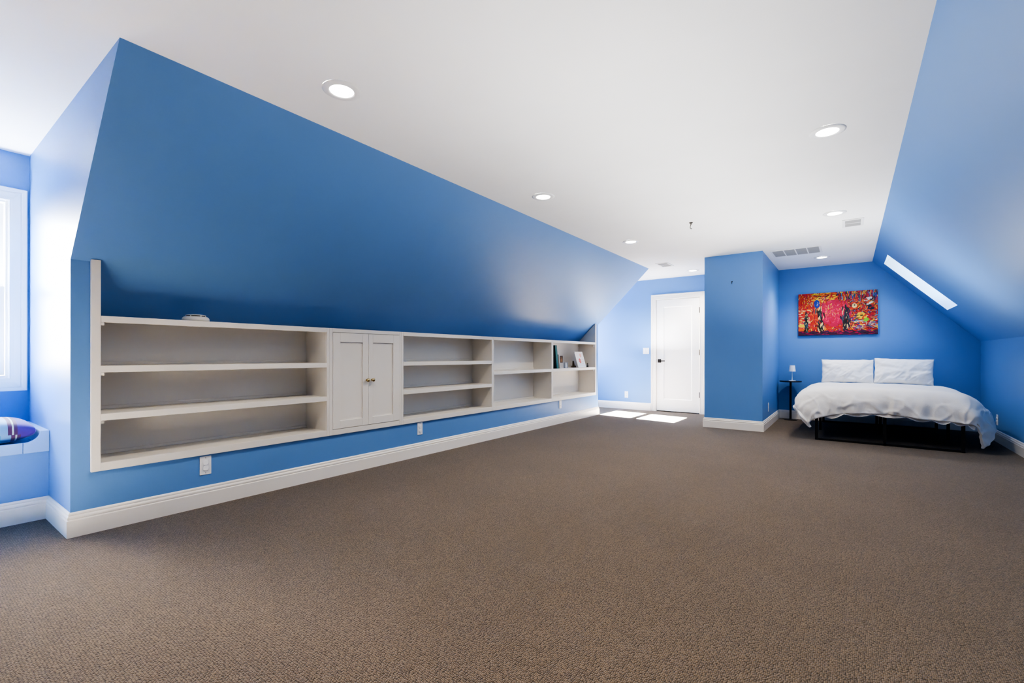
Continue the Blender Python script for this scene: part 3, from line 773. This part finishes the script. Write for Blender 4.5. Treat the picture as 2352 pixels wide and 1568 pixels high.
# ------------------------------------------------------------------ side table and lamp
TX, TY = -.760, 8.66
st = thing('side_table', (TX, TY, 0), 'slim round black pedestal side table in the corner left of the bed', 'side table')
MB().lathe([(.150, .612), (.157, .615), (.157, .628), (.154, .631)], (TX, TY, 0), 48).build('table_top', M_blacktop, st)
MB().lathe([(.0155, .012), (.0155, .612)], (TX, TY, 0), 20).build('pole', M_black, st, smooth=False)
MB().lathe([(.094, .0), (.096, .004), (.094, .010), (.030, .016), (.018, .020)], (TX, TY, 0), 40).build('base', M_black, st)
lp = thing('table_lamp', (TX + .022, TY - .01, .631), 'small white table lamp with a tapered shade on the black side table', 'lamp')
lx, ly = TX + .022, TY - .01
MB().lathe([(.050, .6312), (.051, .634), (.048, .637), (.008, .640)], (lx, ly, 0), 32).build('base', M_lampwhite, lp)
MB().lathe([(.010, .639), (.0055, .70), (.0045, .790)], (lx, ly, 0), 14).build('stem', M_lampwhite, lp, smooth=True)
m = MB(); m.lathe([(.0495, .782), (.0390, .878), (.0375, .878), (.0480, .7825)], (lx, ly, 0), 36); m.build('lamp_shade', M_shade, lp)

# ------------------------------------------------------------------ canvas painting: plain abstract in the same colours
cv = thing('canvas_painting', (-.157, YBED, 1.694), 'colourful abstract canvas painting hanging above the bed', 'painting')
cx0, cx1, cz0, cz1, cyf = -.665, .350, 1.360, 2.030, YBED - .034
MB().box(cx0, cx1, cyf + .0006, YBED - .002, cz0, cz1).build('stretcher', simple('canvas_edge', (.06, .035, .05), .7), cv)
rng = np.random.default_rng(11)
NX, NY = 336, 222
img = np.zeros((NY, NX, 3))
yy, xx = np.mgrid[0:NY, 0:NX]; U = xx / NX; V = yy / NY
def srgb(*c): c = np.array(c) / 255.0; return np.where(c <= .04045, c / 12.92, ((c + .055) / 1.055) ** 2.4)
red, orange, yellow, mag, pink, blue, purple, teal_, lime, white_, dark, navy, cream = [srgb(*c) for c in ((206, 22, 40), (236, 120, 30), (246, 210, 30), (206, 10, 96), (232, 70, 120), (30, 70, 170), (84, 24, 104), (50, 170, 180), (140, 210, 40), (232, 228, 220), (14, 14, 22), (16, 36, 70), (240, 214, 150))]
img[:] = red * .55 + orange * .3
def stroke(x, y, L, wd, ang, col, alpha=1.0):
    dx, dy = (U - x) * 1.55, V - y
    a = dx * math.cos(ang) + dy * math.sin(ang); b = -dx * math.sin(ang) + dy * math.cos(ang)
    msk = (np.abs(a) < L) & (np.abs(b) < wd * (1 - .5 * (a / L) ** 2))
    img[msk] = img[msk] * (1 - alpha) + col * alpha
def scatter(n, x0, x1, y0, y1, cols_, L, wd, ang, spread):
    for _ in range(n):
        stroke(rng.uniform(x0, x1), rng.uniform(y0, y1), rng.uniform(.4, 1) * L, rng.uniform(.4, 1) * wd, ang + rng.normal() * spread, cols_[rng.integers(len(cols_))], rng.uniform(.75, 1))
scatter(700, 0, .38, .1, 1.0, [orange, yellow, red, cream, red, dark, mag, purple, orange], .035, .008, PI / 2, .5)
scatter(140, .0, .14, .15, .62, [red, red, cream, pink, orange], .05, .02, 0, .15)
scatter(700, .3, .78, .05, .98, [orange, yellow, red, mag, purple, red, dark, blue], .035, .008, .8, .9)
scatter(700, .65, 1.0, .05, 1.0, [red, orange, blue, purple, red, yellow, teal_, dark, navy], .04, .008, .6, .9)
scatter(160, .72, 1.0, .15, .45, [blue, white_, orange, yellow, teal_, red, navy], .05, .010, .25, .5)
scatter(90, .2, .55, .80, 1.0, [yellow, orange, red, yellow, dark], .06, .016, .3, .4)
scatter(120, .5, 1.0, .82, 1.0, [purple, blue, dark, teal_, mag, yellow], .06, .010, PI / 2, .15)
# broad magenta field in the middle
fld = ((U - .47) / .20) ** 2 + ((V - .52) / .30) ** 2 + .25 * np.sin(U * 31) * np.sin(V * 23) < 1
img[fld] = img[fld] * .12 + mag * .88
scatter(150, .33, .62, .3, .78, [mag, pink, red, mag], .05, .014, .5, .9)
scatter(60, .36, .60, .42, .72, [orange, cream, yellow, pink], .03, .005, 1.2, .6)
# cool and pale accents
stroke(.245, .74, .055, .10, 0, blue); scatter(16, .21, .28, .68, .80, [white_, navy, blue], .02, .006, .3, .6)
for x, y, L, wd, an, c_ in ((.88, .80, .08, .035, .35, white_), (.90, .70, .07, .02, .5, white_), (.91, .61, .08, .05, -.3, navy), (.81, .42, .10, .075, -.45, yellow), (.86, .33, .05, .04, .6, lime), (.72, .66, .045, .05, -.1, cream), (.06, .23, .10, .04, 0, yellow), (.05, .13, .08, .04, 0, orange)): stroke(x, y, L, wd, an, c_)
scatter(60, .72, .98, .35, .85, [red, orange, navy, red], .05, .016, .4, .7)
# two dark upright blots and a small one
for bx_, wid, top in ((.29, .055, .62), (.62, .055, .66), (.11, .03, .50)):
    for _ in range(60):
        v = rng.uniform(.06 if wid > .04 else .03, top)
        stroke(bx_ + rng.normal() * wid * .35, v, rng.uniform(.03, .08), rng.uniform(.008, .02), PI / 2 + rng.normal() * .25, [dark, navy, dark, navy, srgb(70, 100, 110), cream][rng.integers(6)], .9)
# dark violet foot of the picture
low = V < .085 + .02 * np.sin(U * 40)
img[low] = img[low] * .15 + purple * .55
scatter(120, 0, 1, 0, .10, [purple, dark, mag, purple, srgb(60, 10, 60)], .05, .008, 0, .2)
img = np.clip(img, 0, 1) ** 1.28 * .78
m = MB()
vv = [[m.bm.verts.new((cx0 + (cx1 - cx0) * i / NX, cyf, cz0 + (cz1 - cz0) * j / NY)) for i in range(NX + 1)] for j in range(NY + 1)]
for j in range(NY):
    for i in range(NX): m.bm.faces.new([vv[j][i], vv[j][i + 1], vv[j + 1][i + 1], vv[j + 1][i]])
po = m.build('painted_surface', M_painting, cv, fix=False)
ca = po.data.attributes.new('paint', 'FLOAT_COLOR', 'FACE')
flat = np.ones((NX * NY, 4), dtype=np.float32); flat[:, :3] = img.reshape(-1, 3)
ca.data.foreach_set('color', flat.ravel())

# ------------------------------------------------------------------ ceiling fittings
def spot(parent, energy, col=(1.0, .88, .72)):
    l = bpy.data.lights.new('downlight_beam', 'SPOT'); l.energy = energy; l.color = col
    l.spot_size = math.radians(128); l.spot_blend = .75; l.shadow_soft_size = .05
    o = bpy.data.objects.new('downlight_beam', l); COL.objects.link(o); o.parent = parent; o.location = (0, 0, -.02)
    return o
dl = None
SPOT_E = 112.0
LIGHTS = [
 (-2.213, 1.471, 'recessed ceiling light nearest the camera, above the long bookcase'),
 (-2.222, 3.520, 'recessed ceiling light of the left row, second from the camera'),
 (-2.211, 5.555, 'recessed ceiling light of the left row, near the far end of the sloped wall'),
 (-0.113, 3.560, 'large recessed ceiling light on the right, nearest the camera in its row'),
 (-0.117, 5.640, 'recessed ceiling light on the right, beside the small square vent'),
 (-0.317, 8.046, 'recessed ceiling light above the bed next to the long vent'),
 (-2.116, 8.033, 'recessed ceiling light in front of the white door'),
 (-0.113, 1.500, 'recessed ceiling light above the camera on the right'),
 (-0.113, -.580, 'recessed ceiling light behind the camera on the right')]
for i, (x, y, lab) in enumerate(LIGHTS):
    if i == 0:
        dl = thing('downlight', (0, 0, 0), lab, 'ceiling light', 'recessed ceiling lights')
        MB().lathe([(.062, -.002), (.063, -.0055), (.070, -.0075), (.092, -.0060), (.100, -.0015), (.100, 0), (.062, 0)], (0, 0, 0), 56).build('trim_ring', M_trimring, dl, smooth=True)
        MB().lathe([(.0615, -.0008), (.0615, -.0040), (.045, -.0052), (.010, -.0056)], (0, 0, 0), 48).build('lens', M_lens, dl, smooth=True)
        spot(dl, SPOT_E)
        dl.location = (x, y, H)
    else:
        dup(dl, (x, y, H), 0, lab)

def vent(label, x0, x1, y0, y1, cells, along):
    r = thing('ceiling_vent', ((x0 + x1) / 2, (y0 + y1) / 2, H), label, 'air vent', 'ceiling air vents')
    f = .026; zt, zb = H, H - .008
    m = MB().box(x0, x1, y0, y0 + f, zb, zt).box(x0, x1, y1 - f, y1, zb, zt).box(x0, x0 + f, y0 + f, y1 - f, zb, zt).box(x1 - f, x1, y0 + f, y1 - f, zb, zt)
    m.build('frame', M_ventwhite, r, .003)
    MB().box(x0 + f, x1 - f, y0 + f, y1 - f, H - .002, H - .0005).build('backing', M_slot, r)
    L_ = (x1 - x0 - 2 * f) if along == 'X' else (y1 - y0 - 2 * f)
    for q in range(1, cells):
        t = q * L_ / cells
        if along == 'X': MB().box(x0 + f + t - .007, x0 + f + t + .007, y0 + f, y1 - f, zb + .001, zt).build('divider', M_ventwhite, r)
        else: MB().box(x0 + f, x1 - f, y0 + f + t - .007, y0 + f + t + .007, zb + .001, zt).build('divider', M_ventwhite, r)
    m = MB(); y = y0 + f + .004
    while y < y1 - f - .006:
        m.prism([(x0 + f, y, H - .002), (x0 + f, y + .003, H - .002), (x0 + f, y + .009, H - .0065), (x0 + f, y + .006, H - .0065)], (x1 - x0 - 2 * f, 0, 0)); y += .0085
    m.build('louvres', M_grille, r)
    return r
vent('small white ceiling vent near the door, above the dormer passage', -2.433, -2.240, 7.090, 7.425, 2, 'Y')
vent('long four-panel return vent on the ceiling beside the blue partition', -.878, -.295, 7.170, 7.635, 4, 'X')
vent('small square ceiling vent next to the right slope', -.060, .126, 5.985, 6.314, 2, 'Y')

hk = thing('ceiling_hook', (-1.371, 5.134, H), 'small dark hook hanging from the middle of the ceiling', 'hook')
hx, hy = -1.371, 5.134
MB().lathe([(.020, 0), (.019, -.006), (.008, -.010)], (hx, hy, H), 20).build('mount', M_hook, hk)
m = MB(); pp = [(hx, hy, H - .008), (hx, hy, H - .030)] + [(hx + .010 * math.sin(t) * .9, hy, H - .030 - .028 * t / PI * 1.2 + 0) for t in [.4, .8, 1.2]] + [(hx - .004, hy, H - .060), (hx - .002, hy, H - .068), (hx + .008, hy, H - .072), (hx + .014, hy, H - .066)]
pp = [(hx, hy, H - .008), (hx, hy, H - .022), (hx - .004, hy, H - .036), (hx - .008, hy, H - .050), (hx - .006, hy, H - .062), (hx + .003, hy, H - .068), (hx + .009, hy, H - .062)]
m.tube(pp, [.008, .005, .0035, .0035, .0035, .004, .0045]); m.build('hook_wire', M_hook, hk, smooth=True)
wh = thing('wall_hook', (-1.331, YCOL, 2.06), 'tiny dark screw hook high on the blue partition front', 'hook')
m = MB().tube([(-1.331, YCOL, 2.074), (-1.331, YCOL - .016, 2.074), (-1.331, YCOL - .022, 2.064), (-1.331, YCOL - .018, 2.050), (-1.331, YCOL - .008, 2.045)], .0035); m.build('hook_wire', M_hook, wh, smooth=True)
MB().lathe([(.009, 0), (.008, -.003)], (-1.331, YCOL, 2.074), 14, 'Y').build('mount', M_hook, wh)

# ------------------------------------------------------------------ light
SKY_E, SUN_E, UP_E = 4.8, 800.0, 50.0
wd = bpy.data.worlds.new('sky'); scene.world = wd; wd.use_nodes = True
N, L = wd.node_tree.nodes, wd.node_tree.links
sky = N.new('ShaderNodeTexSky'); sky.sky_type = 'NISHITA'; sky.sun_disc = False
sky.sun_elevation = math.radians(37); sky.sun_rotation = math.radians(-100); sky.air_density = 1.0; sky.dust_density = 1.5
# below the horizon: sunlit ground and pale roofs outside
tcw = N.new('ShaderNodeTexCoord'); spw = N.new('ShaderNodeSeparateXYZ'); L.new(tcw.outputs['Generated'], spw.inputs[0])
mrw = N.new('ShaderNodeMapRange'); mrw.inputs['From Min'].default_value = -0.06; mrw.inputs['From Max'].default_value = 0.02
L.new(spw.outputs['Z'], mrw.inputs['Value'])
mxw = N.new('ShaderNodeMix'); mxw.data_type = 'RGBA'
L.new(mrw.outputs['Result'], mxw.inputs['Factor']); mxw.inputs[6].default_value = (1.25, 1.20, 1.10, 1); L.new(sky.outputs[0], mxw.inputs[7])
L.new(mxw.outputs[2], N['Background'].inputs['Color']); N['Background'].inputs['Strength'].default_value = SKY_E

sun = bpy.data.lights.new('sun', 'SUN'); sun.energy = SUN_E; sun.angle = math.radians(.55); sun.color = (1.0, .97, .93)
so = bpy.data.objects.new('sun', sun); COL.objects.link(so)
so.rotation_euler = Vector((1, -.165, -.765)).to_track_quat('-Z', 'Y').to_euler()

def portal(loc, dirn, sx, sy):
    l = bpy.data.lights.new('window_portal', 'AREA'); l.shape = 'RECTANGLE'; l.size = sx; l.size_y = sy
    l.cycles.is_portal = True
    o = bpy.data.objects.new('window_portal', l); COL.objects.link(o); o.location = loc
    o.rotation_euler = Vector(dirn).to_track_quat('-Z', 'Z').to_euler()
for a_, b_2 in (W1, W2): portal((XW - .14, (a_ + b_2) / 2, (WZ0 + WZ1) / 2), (1, 0, 0), b_2 - a_, WZ1 - WZ0)
portal(SKC + nrm * (D + .01), -nrm, 0.95, SY1 - SY0)

# unseen fill lamps added to brighten the room, aimed straight up at the ceiling
def up_fill(x, y, z, sx, sy, e, col=(1, .985, .97)):
    l = bpy.data.lights.new('ceiling_fill', 'AREA'); l.shape = 'RECTANGLE'; l.size = sx; l.size_y = sy; l.energy = e; l.color = col
    o = bpy.data.objects.new('ceiling_fill', l); COL.objects.link(o); o.location = (x, y, z); o.rotation_euler = (PI, 0, 0)
up_fill(-0.95, 3.7, 1.36, 1.1, 4.8, UP_E)
up_fill(-2.9, 8.0, 1.12, 0.8, 0.6, 20.0)
up_fill(0.1, 6.1, 1.10, 1.0, 0.7, 22.0)

# ------------------------------------------------------------------ camera
cam = bpy.data.cameras.new('camera'); cam.sensor_fit = 'HORIZONTAL'; cam.sensor_width = 36.0
cam.lens = 36.0 * 1060.52 / 2352
cam.shift_y = (816.57 - 784) / 2352
cam.clip_start = 0.02
co = bpy.data.objects.new('camera', cam); COL.objects.link(co)
yaw = math.radians(36.121)
co.matrix_world = Matrix.Translation((0, 0, 1.03)) @ Matrix.Rotation(yaw, 4, 'Z') @ Matrix.Rotation(PI / 2, 4, 'X') @ Matrix.Rotation(.001, 4, 'Z')
scene.camera = co

scene.view_settings.view_transform = 'AgX'
scene.view_settings.look = 'AgX - High Contrast'
scene.view_settings.exposure = 0.0
cy = scene.cycles
cy.max_bounces = 8; cy.diffuse_bounces = 5; cy.glossy_bounces = 4; cy.transparent_max_bounces = 12
cy.caustics_reflective = False; cy.caustics_refractive = False
cy.sample_clamp_indirect = 0.0
cy.use_denoising = True
cy.use_adaptive_sampling = True; cy.adaptive_threshold = 0.05; cy.adaptive_min_samples = 16
